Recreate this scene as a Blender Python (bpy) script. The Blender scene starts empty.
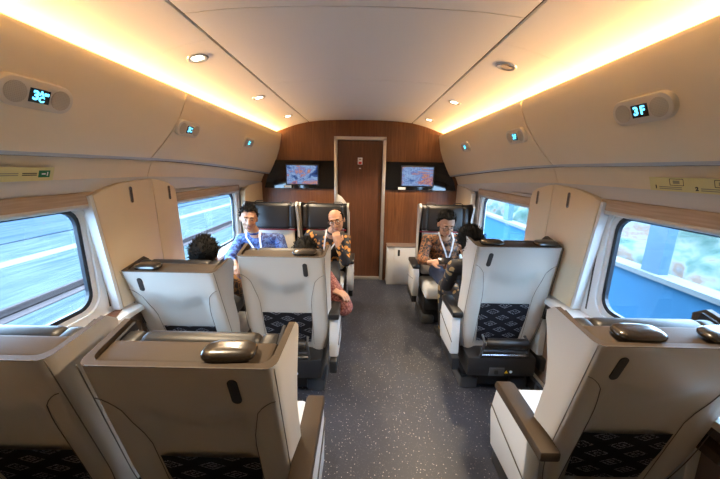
import bpy, bmesh, math, random
from mathutils import Vector, Matrix, Euler, noise
random.seed(7)
S = bpy.context.scene
COL = S.collection
PI = math.pi

# ------------------------------------------------------------ camera, world, exposure
F_PX, YAW, PITCH, ROLL, CAM_H = 310.0, .0063, .2251, .016, 1.65
def cam_axes():
    cy, sy, cp, sp = math.cos(YAW), math.sin(YAW), math.cos(PITCH), math.sin(PITCH)
    w = Vector((-sy*cp, cy*cp, -sp)); r = Vector((cy, sy, 0)); u = r.cross(w)
    c, s = math.cos(ROLL), math.sin(ROLL)
    return c*r+s*u, -s*r+c*u, w
_r, _u, _w = cam_axes()
cd = bpy.data.cameras.new('camera'); cam = bpy.data.objects.new('camera', cd); COL.objects.link(cam)
cd.sensor_width = 36; cd.lens = 36*F_PX/720; cd.clip_start = .02; cd.clip_end = 500
m = Matrix((_r, _u, -_w)).transposed().to_4x4(); m.translation = (0, 0, CAM_H)
cam.matrix_world = m
S.camera = cam
S.view_settings.view_transform = 'Standard'; S.view_settings.look = 'None'
S.view_settings.exposure = 0.95; S.view_settings.gamma = 1; S.view_settings.use_curve_mapping = False

SKY = 12.5
wd = bpy.data.worlds.new('sky'); S.world = wd; wd.use_nodes = True
bg = wd.node_tree.nodes['Background']; bg.inputs[0].default_value = (.48, .72, 1.0, 1); bg.inputs[1].default_value = SKY

def area(name, loc, rot, sx, sy, power, color):
    l = bpy.data.lights.new(name, 'AREA'); l.shape = 'RECTANGLE'; l.size = sx; l.size_y = sy
    l.energy = power; l.color = color; l.spread = math.radians(80)
    o = bpy.data.objects.new(name, l); COL.objects.link(o); o.location = loc; o.rotation_euler = rot
    return o
COVE_W, DOWN_W = 13.0, 54.0
WARM = (1.0, .54, .19)

# ------------------------------------------------------------ helpers
def mat(name, col, rough=.5, metal=0, emis=None, es=0, spec=None, bump=0, bscale=200, var=0, vscale=6, coat=0):
    m = bpy.data.materials.new(name); m.use_nodes = True
    nt = m.node_tree; b = nt.nodes['Principled BSDF']
    b.inputs['Base Color'].default_value = (*col, 1); b.inputs['Roughness'].default_value = rough
    b.inputs['Metallic'].default_value = metal
    if coat: b.inputs['Coat Weight'].default_value = coat; b.inputs['Coat Roughness'].default_value = .15
    if spec is not None: b.inputs['Specular IOR Level'].default_value = spec
    if emis: b.inputs['Emission Color'].default_value = (*emis, 1); b.inputs['Emission Strength'].default_value = es
    if bump or var: tc = nt.nodes.new('ShaderNodeTexCoord')
    if bump:
        n = nt.nodes.new('ShaderNodeTexNoise'); n.inputs['Scale'].default_value = bscale
        nt.links.new(tc.outputs['Object'], n.inputs['Vector'])
        bu = nt.nodes.new('ShaderNodeBump'); bu.inputs['Strength'].default_value = bump; bu.inputs['Distance'].default_value = .002
        nt.links.new(n.outputs['Fac'], bu.inputs['Height']); nt.links.new(bu.outputs['Normal'], b.inputs['Normal'])
    if var:
        n = nt.nodes.new('ShaderNodeTexNoise'); n.inputs['Scale'].default_value = vscale
        nt.links.new(tc.outputs['Object'], n.inputs['Vector'])
        mx = nt.nodes.new('ShaderNodeMixRGB'); mx.inputs[1].default_value = (*[c*(1-var) for c in col], 1)
        mx.inputs[2].default_value = (*[min(1, c*(1+var)) for c in col], 1)
        nt.links.new(n.outputs['Fac'], mx.inputs[0]); nt.links.new(mx.outputs[0], b.inputs['Base Color'])
    return m

def ramp(nt, src, stops, interp='LINEAR'):
    r = nt.nodes.new('ShaderNodeValToRGB'); r.color_ramp.interpolation = interp
    e = r.color_ramp.elements
    while len(e) < len(stops): e.new(.5)
    for i, (p, c) in enumerate(stops): e[i].position = p; e[i].color = (*c, 1)
    nt.links.new(src, r.inputs[0]); return r.outputs[0]

def mapped(nt, scale=(1, 1, 1), rot=(0, 0, 0)):
    tc = nt.nodes.new('ShaderNodeTexCoord'); mp = nt.nodes.new('ShaderNodeMapping')
    mp.inputs['Scale'].default_value = scale; mp.inputs['Rotation'].default_value = rot
    nt.links.new(tc.outputs['Object'], mp.inputs['Vector']); return mp.outputs[0]

def tex(nt, kind, vec, scale, **k):
    n = nt.nodes.new('ShaderNodeTex'+kind); nt.links.new(vec, n.inputs['Vector']); n.inputs['Scale'].default_value = scale
    for a, v in k.items():
        if a in ('feature', 'wave_type', 'bands_direction'): setattr(n, a, v)
        else: n.inputs[a.replace('_', ' ')].default_value = v
    return n

def mix(nt, fac, a, b, mode='MIX'):
    mx = nt.nodes.new('ShaderNodeMixRGB'); mx.blend_type = mode
    for s, v in ((0, fac), (1, a), (2, b)):
        if hasattr(v, 'is_linked'): nt.links.new(v, mx.inputs[s])
        elif s == 0: mx.inputs[0].default_value = v
        else: mx.inputs[s].default_value = (*v, 1)
    return mx.outputs[0]

def node_mat(name, fn, rough=.5, **k):
    m = mat(name, (.5, .5, .5), rough, **k); nt = m.node_tree
    out = fn(nt); nt.links.new(out, nt.nodes['Principled BSDF'].inputs['Base Color']); return m

def wood_fn(c1, c2, c3):
    def fn(nt):
        v = mapped(nt, (1, 1, .06))
        n = tex(nt, 'Noise', v, 55, Detail=5, Roughness=.6)
        n2 = tex(nt, 'Noise', mapped(nt, (1, 1, .02)), 9, Detail=2)
        a = ramp(nt, n.outputs['Fac'], [(.3, c1), (.5, c2), (.7, c3)])
        return mix(nt, ramp(nt, n2.outputs['Fac'], [(.4, (.0,)*3), (.6, (.5,)*3)]), a, c1)
    return fn

def batik(name, dark, mid, hi, scale=26, rough=.7, th=.5, sl=.45, lines=True):
    def fn(nt):
        v = mapped(nt)
        nz = tex(nt, 'Noise', v, 9, Detail=2)
        vv = nt.nodes.new('ShaderNodeVectorMath'); vv.operation = 'MULTIPLY_ADD'
        nt.links.new(nz.outputs['Color'], vv.inputs[0]); vv.inputs[1].default_value = (.08,)*3; nt.links.new(v, vv.inputs[2])
        a = tex(nt, 'Voronoi', vv.outputs[0], scale)
        w = tex(nt, 'Voronoi', vv.outputs[0], scale*.9, feature='DISTANCE_TO_EDGE')
        base = ramp(nt, a.outputs['Distance'], [(.0, hi), (.22, mid), (th-.06, mid), (th, dark), (.8, dark)])
        r = nt.nodes.new('ShaderNodeSeparateColor'); nt.links.new(a.outputs['Color'], r.inputs[0])
        sel = ramp(nt, r.outputs[0], [(sl-.05, (0,)*3), (sl+.05, (1,)*3)])
        c = mix(nt, sel, dark, base)
        edge = ramp(nt, w.outputs['Distance'], [(.03, (1,)*3), (.07, (0,)*3)])
        return mix(nt, edge, c, mid) if lines else c
    return node_mat(name, fn, rough)

def lozenge_fn(nt):
    # rows of small eye-shaped lozenges woven in pale grey on black
    v = mapped(nt); sp = nt.nodes.new('ShaderNodeSeparateXYZ'); nt.links.new(v, sp.inputs[0])
    def M(op, a, b=None, c=None):
        n = nt.nodes.new('ShaderNodeMath'); n.operation = op
        for i, q in enumerate((a, b, c)):
            if q is None: continue
            if hasattr(q, 'is_linked'): nt.links.new(q, n.inputs[i])
            else: n.inputs[i].default_value = q
        return n.outputs[0]
    W, H = .155, .105
    row = M('FLOOR', M('DIVIDE', sp.outputs[2], H/2))
    off = M('MULTIPLY', M('MODULO', M('ABSOLUTE', row), 2.0), .5)
    fx = M('ABSOLUTE', M('SUBTRACT', M('FRACT', M('ADD', M('DIVIDE', sp.outputs[0], W), M('ADD', off, 50.0))), .5))
    fz = M('ABSOLUTE', M('SUBTRACT', M('FRACT', M('ADD', M('DIVIDE', sp.outputs[2], H/2), 50.0)), .5))
    d = M('ADD', M('MULTIPLY', fx, 2.2), M('MULTIPLY', fz, 1.6))
    ring = M('ADD', M('LESS_THAN', M('ABSOLUTE', M('SUBTRACT', d, .62)), .10), M('LESS_THAN', M('ABSOLUTE', M('SUBTRACT', d, .22)), .08))
    dash = tex(nt, 'Noise', v, 160)
    k = M('MULTIPLY', ring, M('GREATER_THAN', dash.outputs['Fac'], .47))
    return mix(nt, k, (.008, .009, .016), (.35, .36, .42))

M_ = dict(
    greige=mat('shell_leather', (.47, .44, .40), .42, bump=.15, bscale=400),
    cream=mat('cream_leather', (.62, .57, .49), .45, bump=.15, bscale=400),
    white_l=mat('seat_white', (.52, .53, .54), .45),
    brown=mat('brown_leather', (.050, .034, .022), .6, bump=.25, bscale=300, spec=.25),
    black_l=mat('black_leather', (.012, .011, .012), .42, bump=.25, bscale=250),
    gloss=mat('gloss_leather', (.022, .016, .012), .25, coat=.6),
    piping=mat('dark_piping', (.10, .085, .075), .6),
    black=mat('black_plastic', (.014, .015, .018), .4),
    dgrey=mat('dark_grey_plastic', (.05, .055, .065), .4),
    chrome=mat('metal', (.6, .6, .6), .25, metal=1),
    red=mat('red_trim', (.42, .02, .03), .6),
    panel=mat('beige_panel', (.72, .60, .42), .45, var=.02),
    offw=mat('offwhite_panel', (.60, .59, .57), .5),
    frame=mat('white_frame', (.70, .70, .69), .4),
    ceil=mat('ceiling_white', (.80, .80, .80), .55),
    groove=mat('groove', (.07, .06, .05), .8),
    gasket=mat('gasket', (.01, .012, .02), .4),
    lower=mat('brown_wall_panel', (.16, .115, .095), .55),
    blind=node_mat('blind_cloth', lambda nt: ramp(nt, tex(nt, 'Noise', mapped(nt, (1, .05, 1)), 120).outputs['Fac'], [(.3, (.40, .29, .20)), (.7, (.50, .38, .27))]), .8),
    alu=mat('brushed_alu', (.62, .60, .57), .32, metal=.7),
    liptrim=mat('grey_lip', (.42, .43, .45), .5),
    wood=node_mat('walnut_veneer', wood_fn((.115, .042, .016), (.17, .066, .025), (.22, .09, .035)), .38),
    dwood=node_mat('door_veneer', wood_fn((.085, .032, .015), (.12, .046, .021), (.16, .064, .03)), .38),
    tvblack=mat('gloss_black', (.006, .006, .007), .06),
    pocket=node_mat('woven_pocket', lozenge_fn, .75),
    yel=mat('pale_yellow_sticker', (.64, .58, .27), .5),
    green=mat('green_sign', (.0, .16, .05), .5),
    ink=mat('ink', (.03, .03, .03), .6),
    inkg=mat('grey_ink', (.28, .27, .18), .6),
    wht=mat('white_print', (.8, .8, .8), .5),
    redp=mat('red_print', (.7, .03, .02), .5),
    yelp=mat('yellow_print', (.75, .5, .02), .5),
    bluep=mat('pale_blue_print', (.5, .65, .9), .5),
    digit=mat('display_digit', (.0, .1, .2), .5, emis=(.1, .62, 1.0), es=2.2),
    scr=mat('display_glass', (.004, .004, .008), .12),
    lens=mat('lamp_lens', (1, .9, .7), .5, emis=(1, .86, .62), es=9),
    lensoff=mat('lamp_lens_dim', (.6, .5, .38), .4),
    skin=mat('skin', (.43, .225, .135), .5, var=.08, vscale=30),
    hair=mat('black_hair', (.007, .006, .005), .8, bump=.8, bscale=120, spec=.2),
    lip=mat('lip', (.36, .12, .09), .5),
    eyew=mat('eye_white', (.6, .57, .53), .3),
    eyed=mat('eye_dark', (.02, .012, .01), .2),
    navy=mat('navy_trousers', (.012, .02, .05), .8),
    blackc=mat('black_trousers', (.012, .012, .014), .8),
    jeans=mat('blue_jeans', (.03, .07, .28), .8),
    lany=mat('white_lanyard', (.75, .76, .78), .6),
    phone=mat('phone_black', (.01, .01, .012), .15),
    speaker=node_mat('speaker_mesh', lambda nt: ramp(nt, tex(nt, 'Voronoi', mapped(nt), 170, Randomness=0.0).outputs['Distance'], [(.3, (.16, .13, .10)), (.42, (.44, .39, .31))]), .6),
    podm=mat('pod_plastic', (.58, .52, .43), .4),
)
M_['batik_blue'] = batik('blue_batik', (.015, .025, .11), (.07, .14, .36), (.13, .02, .06), 26)
M_['batik_black'] = batik('black_floral_batik', (.010, .008, .010), (.55, .22, .03), (.75, .42, .22), 22, th=.5, sl=.55, lines=False)
M_['batik_brown'] = batik('brown_batik', (.018, .007, .004), (.24, .085, .022), (.06, .02, .008), 30, th=.5)
M_['batik_gold'] = batik('black_gold_batik', (.010, .009, .012), (.26, .17, .07), (.16, .10, .04), 20, th=.5, sl=.55, lines=False)
M_['batik_red'] = batik('red_batik', (.16, .028, .024), (.38, .15, .11), (.22, .05, .035), 60)
M_['batik_dark'] = batik('dark_batik', (.02, .01, .008), (.22, .1, .03), (.1, .04, .02), 22)

def floor_fn(nt):
    v = mapped(nt)
    a = tex(nt, 'Voronoi', v, 62); b = tex(nt, 'Voronoi', v, 120)
    s = ramp(nt, a.outputs['Distance'], [(.13, (1,)*3), (.19, (0,)*3)])
    s2 = ramp(nt, b.outputs['Distance'], [(.18, (.6,)*3), (.25, (0,)*3)])
    r = nt.nodes.new('ShaderNodeSeparateColor'); nt.links.new(a.outputs['Color'], r.inputs[0])
    sel = ramp(nt, r.outputs[0], [(.35, (0,)*3), (.4, (1,)*3)])
    base = ramp(nt, tex(nt, 'Noise', v, 300, Detail=2).outputs['Fac'], [(.3, (.020, .023, .036)), (.7, (.034, .038, .056))])
    c = mix(nt, mix(nt, 1.0, s, sel, 'MULTIPLY'), base, (.42, .41, .40))
    return mix(nt, mix(nt, 1.0, s2, sel, 'MULTIPLY'), c, (.16, .16, .17))
M_['floor'] = node_mat('speckled_rubber', floor_fn, .42)

def link(name, me, material=None, parent=None):
    o = bpy.data.objects.new(name, me); COL.objects.link(o)
    if material is not None:
        for q in (material if isinstance(material, (list, tuple)) else [material]): me.materials.append(M_[q] if isinstance(q, str) else q)
    if parent is not None: o.parent = parent
    return o

def from_bm(name, bm, material=None, parent=None, smooth=False, angle=None):
    bmesh.ops.recalc_face_normals(bm, faces=bm.faces)
    me = bpy.data.meshes.new(name); bm.to_mesh(me); bm.free()
    if smooth: me.shade_smooth()
    if angle is not None: me.set_sharp_from_angle(angle=angle)
    return link(name, me, material, parent)

def tag(o, label=None, cat=None, group=None, kind=None):
    if label: o['label'] = label
    if cat: o['category'] = cat
    if group: o['group'] = group
    if kind: o['kind'] = kind
    return o

def empty(name, loc=(0, 0, 0), rz=0, parent=None):
    o = bpy.data.objects.new(name, None); COL.objects.link(o); o.location = loc; o.rotation_euler = (0, 0, rz)
    o.empty_display_size = .1
    if parent: o.parent = parent
    return o

def add_box(bm, x0, x1, y0, y1, z0, z1, bev=0, seg=2, mtx=None):
    t = bmesh.new(); bmesh.ops.create_cube(t, size=1)
    for v in t.verts: v.co = Vector(((x0+x1)/2+v.co.x*(x1-x0), (y0+y1)/2+v.co.y*(y1-y0), (z0+z1)/2+v.co.z*(z1-z0)))
    if bev: bmesh.ops.bevel(t, geom=t.edges[:], offset=bev, segments=seg, affect='EDGES', profile=.5)
    merge(bm, t, mtx)

def merge(bm, t, mtx=None):
    if mtx is not None: bmesh.ops.transform(t, matrix=mtx, verts=t.verts)
    vs = [bm.verts.new(v.co) for v in t.verts]; t.verts.index_update()
    for f in t.faces:
        try: bm.faces.new([vs[v.index] for v in f.verts])
        except ValueError: pass
    t.free()

def box(name, x0, x1, y0, y1, z0, z1, material, parent=None, bev=0, seg=2, mtx=None):
    bm = bmesh.new(); add_box(bm, x0, x1, y0, y1, z0, z1, bev, seg, mtx)
    return from_bm(name, bm, material, parent, smooth=bev > 0, angle=.7 if bev else None)

def add_tube(bm, pts, r, n=8, cap=True):
    pts = [Vector(p) for p in pts]; rs = r if isinstance(r, (list, tuple)) else [r]*len(pts)
    rings = []; ref = None
    for i, p in enumerate(pts):
        t = (pts[min(i+1, len(pts)-1)]-pts[max(i-1, 0)]).normalized()
        if ref is None or abs(ref.dot(t)) > .95: ref = Vector((0, 0, 1)) if abs(t.z) < .9 else Vector((1, 0, 0))
        a = t.cross(ref).normalized(); b = t.cross(a); ref = -b if False else ref
        rings.append([bm.verts.new(p+rs[i]*(math.cos(2*PI*k/n)*a+math.sin(2*PI*k/n)*b)) for k in range(n)])
    for q, w in zip(rings, rings[1:]):
        for k in range(n): bm.faces.new((q[k], q[(k+1) % n], w[(k+1) % n], w[k]))
    if cap:
        bm.faces.new(rings[0]); bm.faces.new(rings[-1][::-1])

def tube(name, pts, r, material, parent=None, n=8):
    bm = bmesh.new(); add_tube(bm, pts, r, n); return from_bm(name, bm, material, parent, True, .9)

def add_ball(bm, c, r, rot=None, u=16, v=10):
    t = bmesh.new(); bmesh.ops.create_uvsphere(t, u_segments=u, v_segments=v, radius=1)
    r = r if isinstance(r, (tuple, list)) else (r, r, r)
    M = Matrix.Translation(c) @ (rot.to_4x4() if rot else Matrix.Identity(4)) @ Matrix.Diagonal((*r, 1))
    merge(bm, t, M)

def add_cap(bm, a, b, ra, rb, n=12):   # tapered capsule
    a, b = Vector(a), Vector(b); d = (b-a)
    k = 3; pts, rs = [], []
    t = d.normalized()
    for i in range(k+1):
        an = PI/2*(i/k); pts.append(a-t*ra*math.cos(an)); rs.append(max(ra*math.sin(an), ra*.08))
    for i in range(k+1):
        an = PI/2*(i/k); pts.append(b+t*rb*math.sin(an)); rs.append(max(rb*math.cos(an), rb*.08))
    add_tube(bm, pts, rs, n)

def blob(name, bm, voxel, material, parent, smooth=4, origin=(0, 0, 0)):
    """melt overlapping solids into one continuous surface"""
    bmesh.ops.recalc_face_normals(bm, faces=bm.faces)
    me = bpy.data.meshes.new('tmp'); bm.to_mesh(me); bm.free()
    o = bpy.data.objects.new('tmp', me); COL.objects.link(o)
    r = o.modifiers.new('r', 'REMESH'); r.mode = 'VOXEL'; r.voxel_size = voxel; r.use_smooth_shade = True
    s = o.modifiers.new('s', 'SMOOTH'); s.iterations = smooth; s.factor = .5
    dg = bpy.context.evaluated_depsgraph_get(); dg.update()
    me2 = bpy.data.meshes.new_from_object(o.evaluated_get(dg)); me2.name = name
    bpy.data.objects.remove(o); bpy.data.meshes.remove(me)
    me2.transform(Matrix.Translation(-Vector(origin))); me2.materials.clear(); me2.shade_smooth()
    return link(name, me2, material, parent)

def plate(name, outline, axis, pos, thick, material, parent=None, bev=0):
    """solid with the given 2D outline; axis 'x': outline is (y,z), 'y': (x,z), 'z': (x,y)"""
    bm = bmesh.new()
    def P(a, b, c): return {'x': (c, a, b), 'y': (a, c, b), 'z': (a, b, c)}[axis]
    f = [bm.verts.new(P(a, b, pos)) for a, b in outline]; g = [bm.verts.new(P(a, b, pos+thick)) for a, b in outline]
    bm.faces.new(f); bm.faces.new(g[::-1]); n = len(f)
    for i in range(n): bm.faces.new((f[i], f[(i+1) % n], g[(i+1) % n], g[i]))
    if bev:
        bmesh.ops.recalc_face_normals(bm, faces=bm.faces)
        ed = [e for e in bm.edges if e.calc_face_angle(0) > .6]
        bmesh.ops.bevel(bm, geom=ed, offset=bev, segments=2, affect='EDGES', profile=.5)
    return from_bm(name, bm, material, parent, bool(bev), .6 if bev else None)

def rrect(a0, a1, b0, b1, r, n=5):
    out = []
    for cx, cy, s in ((a1-r, b1-r, 0), (a0+r, b1-r, 1), (a0+r, b0+r, 2), (a1-r, b0+r, 3)):
        for i in range(n+1):
            an = PI/2*(s+i/n); out.append((cx+r*math.cos(an), cy+r*math.sin(an)))
    return out

def ring_plate(name, outer, inner, axis, pos, thick, material, parent=None):
    bm = bmesh.new()
    def P(a, b, c): return {'x': (c, a, b), 'y': (a, c, b), 'z': (a, b, c)}[axis]
    n = len(outer)
    L = [[bm.verts.new(P(a, b, c)) for a, b in o] for c in (pos, pos+thick) for o in (outer, inner)]
    o0, i0, o1, i1 = L
    for i in range(n):
        j = (i+1) % n
        for q in ((o0[i], o0[j], i0[j], i0[i]), (o1[i], o1[j], i1[j], i1[i]), (o0[i], o0[j], o1[j], o1[i]), (i0[i], i0[j], i1[j], i1[i])): bm.faces.new(q)
    return from_bm(name, bm, material, parent)

def text(name, body, size, M, material, parent=None, bold=.0, align='CENTER', ext=.0006):
    c = bpy.data.curves.new(name, 'FONT'); c.body = body; c.size = size; c.align_x = align; c.align_y = 'CENTER'; c.extrude = ext; c.offset = bold
    o = bpy.data.objects.new('tmp', c); COL.objects.link(o)
    dg = bpy.context.evaluated_depsgraph_get(); dg.update()
    me = bpy.data.meshes.new_from_object(o.evaluated_get(dg)); bpy.data.objects.remove(o)
    me.transform(M); me.materials.clear(); me.name = name
    return link(name, me, material, parent)

# ------------------------------------------------------------ the carriage shell
XC = -.05; D = 4.487; YB = -.9
def sx(s, h): return XC+s*h
def drop(y): return 0 if y < 2.1 else -.125*((min(y, D)-2.1)/(D-2.1))**1.3
def struct(o, label=None): o['kind'] = 'structure'; return o

def sweep(name, prof, ys, material, parent=None, close=False, smooth=True):
    """prof(y) -> [(x,z)...] swept along the carriage"""
    bm = bmesh.new(); rows = [[bm.verts.new((x, y, z)) for x, z in prof(y)] for y in ys]
    n = len(rows[0])
    for a, b in zip(rows, rows[1:]):
        for i in range(n if close else n-1): bm.faces.new((a[i], a[(i+1) % n], b[(i+1) % n], b[i]))
    if close: bm.faces.new(rows[0]); bm.faces.new(rows[-1][::-1])
    return from_bm(name, bm, material, parent, smooth, .6)
def lin(a, b, n): return [a+(b-a)*i/n for i in range(n+1)]

struct(box('floor', -1.75, 1.65, YB-.1, D+.1, -.08, 0, 'floor'))
for s, nm in ((-1, 'trim_1'), (1, 'trim_2')):   # thin black floor strip along each side wall
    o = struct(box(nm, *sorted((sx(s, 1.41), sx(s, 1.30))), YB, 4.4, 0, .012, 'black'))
# ceiling: thin shell, centre panels and cove slopes, gaps between them
def arc_z(h):
    P = [(0, 2.297), (.2, 2.295), (.4, 2.289), (.55, 2.280), (.705, 2.262), (.83, 2.236), (.92, 2.210), (1.0, 2.182), (1.09, 2.150), (1.2, 2.112)]
    for (a, b), (c, d) in zip(P, P[1:]):
        if h <= c: return b+(d-b)*(h-a)/(c-a)
    return P[-1][1]
ceil = struct(box('ceiling', -1.75, 1.65, YB-.1, D+.1, 2.36, 2.42, 'ceil'))
seams = [YB, -.2, 1.449, 2.53, 3.5, D]
for a, b in zip(seams, seams[1:]):
    hs = lin(-.700, .700, 16)
    sweep('ceiling_panel', lambda y: [(XC+h, arc_z(abs(h))) for h in hs]+[(XC+h, arc_z(abs(h))+.02) for h in hs[::-1]], [a+.003, b-.003], 'ceil', ceil, True)
for s in (-1, 1):
    ed = [YB, 1.7, 3.3, D]
    for a, b in zip(ed, ed[1:]):
        hs = lin(.716, 1.2, 12)
        sweep('ceiling_panel', lambda y: [(sx(s, h), arc_z(h)) for h in hs]+[(sx(s, h), arc_z(h)+.02) for h in hs[::-1]], [a+.001, b-.001], 'ceil', ceil, True)
    box('groove', *sorted((sx(s, .69), sx(s, .726))), YB, D, 2.272, 2.276, 'groove', ceil)
for y in seams[1:-1]: sweep('groove', lambda yy: [(XC+h, arc_z(abs(h))+.012) for h in lin(-.7, .7, 12)], [y-.006, y+.006], 'piping', ceil)

# overhead bins with cove trough; lamps of the cove lie in the trough
def bin_prof(s):
    def f(y):
        zb = 1.690+drop(y)
        k = (2.107-zb)/(2.107-1.690)
        P = [(1.200, 2.062), (1.125, 2.062), (1.104, 2.103), (1.092, 2.107), (1.087, 2.09), (1.095, 2.04), (1.120, 1.955), (1.160, 1.865), (1.205, 1.785), (1.245, 1.725), (1.262, 1.700), (1.275, 1.690), (1.295, 1.686), (1.330, 1.700), (1.345, 1.725)]
        return [(sx(s, h), 2.107-(2.107-z)*k) if z < 2.0 else (sx(s, h), z) for h, z in P]+[(sx(s, 1.36), 2.06)]
    return f
for s, side in ((-1, 'left'), (1, 'right')):
    for a, b, w in ((YB, 2.12 if s < 0 else 2.21, 'nearer'), (2.127 if s < 0 else 2.217, D, 'farther')):
        o = sweep('overhead_bin', bin_prof(s), lin(a, b-.003, 10), 'panel', None, True)
        sm_ = 2.12 if s < 0 else 2.21
        for v in o.data.vertices:
            if abs(v.co.y-sm_) < .009: v.co.y -= .15*((2.107-v.co.z)/.417)**1.4 if v.co.z < 2.1 else 0
        tag(o, f'{w} beige curved overhead bin on the {side} side with glowing cove light above', 'overhead bin', 'curved overhead bins')
    sweep('cove_lamp', lambda y: [(sx(s, 1.168), 2.0635), (sx(s, 1.188), 2.0635), (sx(s, 1.188), 2.092), (sx(s, 1.182), 2.092)], [.05, D-.02],
          mat('cove_emitter', (1, .8, .5), .5, emis=(1, .70, .32), es=1.5), None, True)
    o = bpy.data.objects['cove_lamp' if s < 0 else 'cove_lamp.001']
    tag(o, f'warm strip lamp hidden in the trough above the {side} overhead bins', 'strip lamp', 'cove strip lamps')
    area(f'cove_light_{side}', (sx(s, 1.165), (D+.05)/2, 2.082), (lambda z: Matrix((Vector((0, 1, 0)).cross(z), Vector((0, 1, 0)), z)).transposed().to_euler())(-Vector((-s*2.2, 0, 1)).normalized()), .03, D-.1, COVE_W, WARM)

# ------------------------------------------------------------ side walls
GZ0, GZ1 = .885, 1.405
wins = {-1: [(.84, 1.60, 0), (2.36, 3.60, -.065)], 1: [(.88, 1.69, 0), (2.46, 3.60, -.065)]}
wn = 1
for s, side in ((-1, 'left'), (1, 'right')):
    # wall: lower panel, pieces between the windows, header
    bm = bmesh.new()
    xo, xi = sorted((sx(s, 1.482), sx(s, 1.50)))
    W = wins[s]
    def wb(y0, y1, z0, z1): add_box(bm, xo, xi, y0, y1, z0, z1)
    y = YB
    for (a, b, dz) in W:
        wb(y, a-.04, 0, 2.36); wb(a-.04, b+.04, 0, GZ0-.04+dz); wb(a-.04, b+.04, GZ1+.04+dz, 2.36); y = b+.04
    wb(y, D+.1, 0, 2.36)
    struct(from_bm('wall_'+side, bm, 'offw'))
    # brown lower panel, sill ledge, heater grille
    struct(sweep('trim_3' if s < 0 else 'trim_4', lambda y: [(sx(s, 1.395), .10), (sx(s, 1.415), .16), (sx(s, 1.43), .70), (sx(s, 1.50), .70), (sx(s, 1.50), .10)], [YB, D-.002], 'lower', None, True, False))
    bb = struct(sweep('baseboard_'+side, lambda y: [(sx(s, 1.365), 0), (sx(s, 1.375), .12), (sx(s, 1.39), .13), (sx(s, 1.42), .13), (sx(s, 1.42), 0)], [YB, D-.002], 'dgrey', None, True, False))
    g = bmesh.new()
    for k in range(26):
        yy = .6+k*.085
        add_box(g, *sorted((sx(s, 1.362), sx(s, 1.372))), yy, yy+.05, .03, .10)
    from_bm('vent_slot', g, 'black', bb)
    box('edge_strip', *sorted((sx(s, 1.372), sx(s, 1.396))), YB, D-.01, .130, .138, 'alu', bb)
    sl = struct(sweep('trim_5' if s < 0 else 'trim_6', lambda y: [(sx(s, 1.345), .745), (sx(s, 1.345), .775), (sx(s, 1.36), .785), (sx(s, 1.50), .80), (sx(s, 1.50), .70), (sx(s, 1.42), .70)], lin(YB, D-.002, 6), 'frame', None, True, False))
    # beige fascia below the bins, pale header below it
    def fas(y):
        zb = 1.70+drop(y); z2 = 1.575+drop(y)
        return [(sx(s, 1.345), zb+.03), (sx(s, 1.352), zb-.02), (sx(s, 1.375), (zb+z2)/2), (sx(s, 1.40), z2), (sx(s, 1.412), z2), (sx(s, 1.41), zb+.03)]
    for a, b in ((YB, 2.11 if s < 0 else 2.19), (2.114 if s < 0 else 2.194, D-.12)):
        f1 = struct(sweep('trim_7', fas, lin(a, b, 10), 'panel', None, True, False))
    struct(sweep('trim_8', fas, lin(D-.115, D-.002, 2), 'panel', None, True, False))
    def hd(y):
        z2 = 1.573+drop(y); z3 = 1.49+.45*drop(y)-(.0 if y < 2.1 else .01)
        if y > 3.0: z3 -= .06*((y-3.0)/1.4)
        return [(sx(s, 1.402), z2+.006), (sx(s, 1.41), (z2*2+z3)/3), (sx(s, 1.430), z3), (sx(s, 1.455), z3-.004), (sx(s, 1.50), z3+.0), (sx(s, 1.50), z2+.05), (sx(s, 1.41), z2+.05)]
    struct(sweep('trim_9', hd, lin(YB, D-.002, 24), 'offw', None, True, False))
    sweep('shadow_trim', lambda y: [(sx(s, 1.325), 1.694+drop(y)), (sx(s, 1.352), 1.680+drop(y)), (sx(s, 1.352), 1.696+drop(y)), (sx(s, 1.33), 1.70+drop(y))], lin(YB, D-.003, 20), 'groove', None, True, False)['kind'] = 'structure'  # dark strip in the gap below the bins, shadow line put into its colour
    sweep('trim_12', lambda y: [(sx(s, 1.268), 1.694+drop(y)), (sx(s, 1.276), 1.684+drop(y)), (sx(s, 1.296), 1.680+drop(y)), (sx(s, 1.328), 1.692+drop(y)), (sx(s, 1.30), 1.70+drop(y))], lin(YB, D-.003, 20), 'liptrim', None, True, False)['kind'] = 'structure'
    # side panels between the windows (pillar cladding) with coat hooks
    def pillar(name, pts, label, hook):
        o = plate(name, pts, 'x', sx(s, 1.39) if s > 0 else sx(s, 1.39)-.058, .058, 'panel', None, .006)
        tag(o, label, 'wall panel', 'beige wall panels between windows')
        if hook:
            hx = sx(s, 1.388)
            r = plate('coat_hook', rrect(hook[0]-.012, hook[0]+.012, hook[1]-.05, hook[1]+.05, .011), 'x', hx-.003, .006, 'chrome', o)
            plate('hook_recess', rrect(hook[0]-.006, hook[0]+.006, hook[1]-.04, hook[1]+.03, .0055), 'x', hx-.0045, .009, 'groove', r)
        return o
    if s < 0: n0, n1, sm, f0, f1_ = 1.655, 1.735, 2.14, 2.40, 2.43
    else: n0, n1, sm, f0, f1_ = 1.765, 1.86, 2.225, 2.50, 2.53
    top = 1.56
    arc = [(n0+.0, 1.488), (n0+.07, 1.515), (n0+.18, 1.542), (sm-.15, 1.555), (sm-.002, 1.562)]
    pillar('wall_panel', [(n1, .80)]+arc+[(sm+.02, .80)], f'nearer beige wall panel with oval coat hook on the {side} side, next to the near window', (n0+.27, 1.47))
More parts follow.
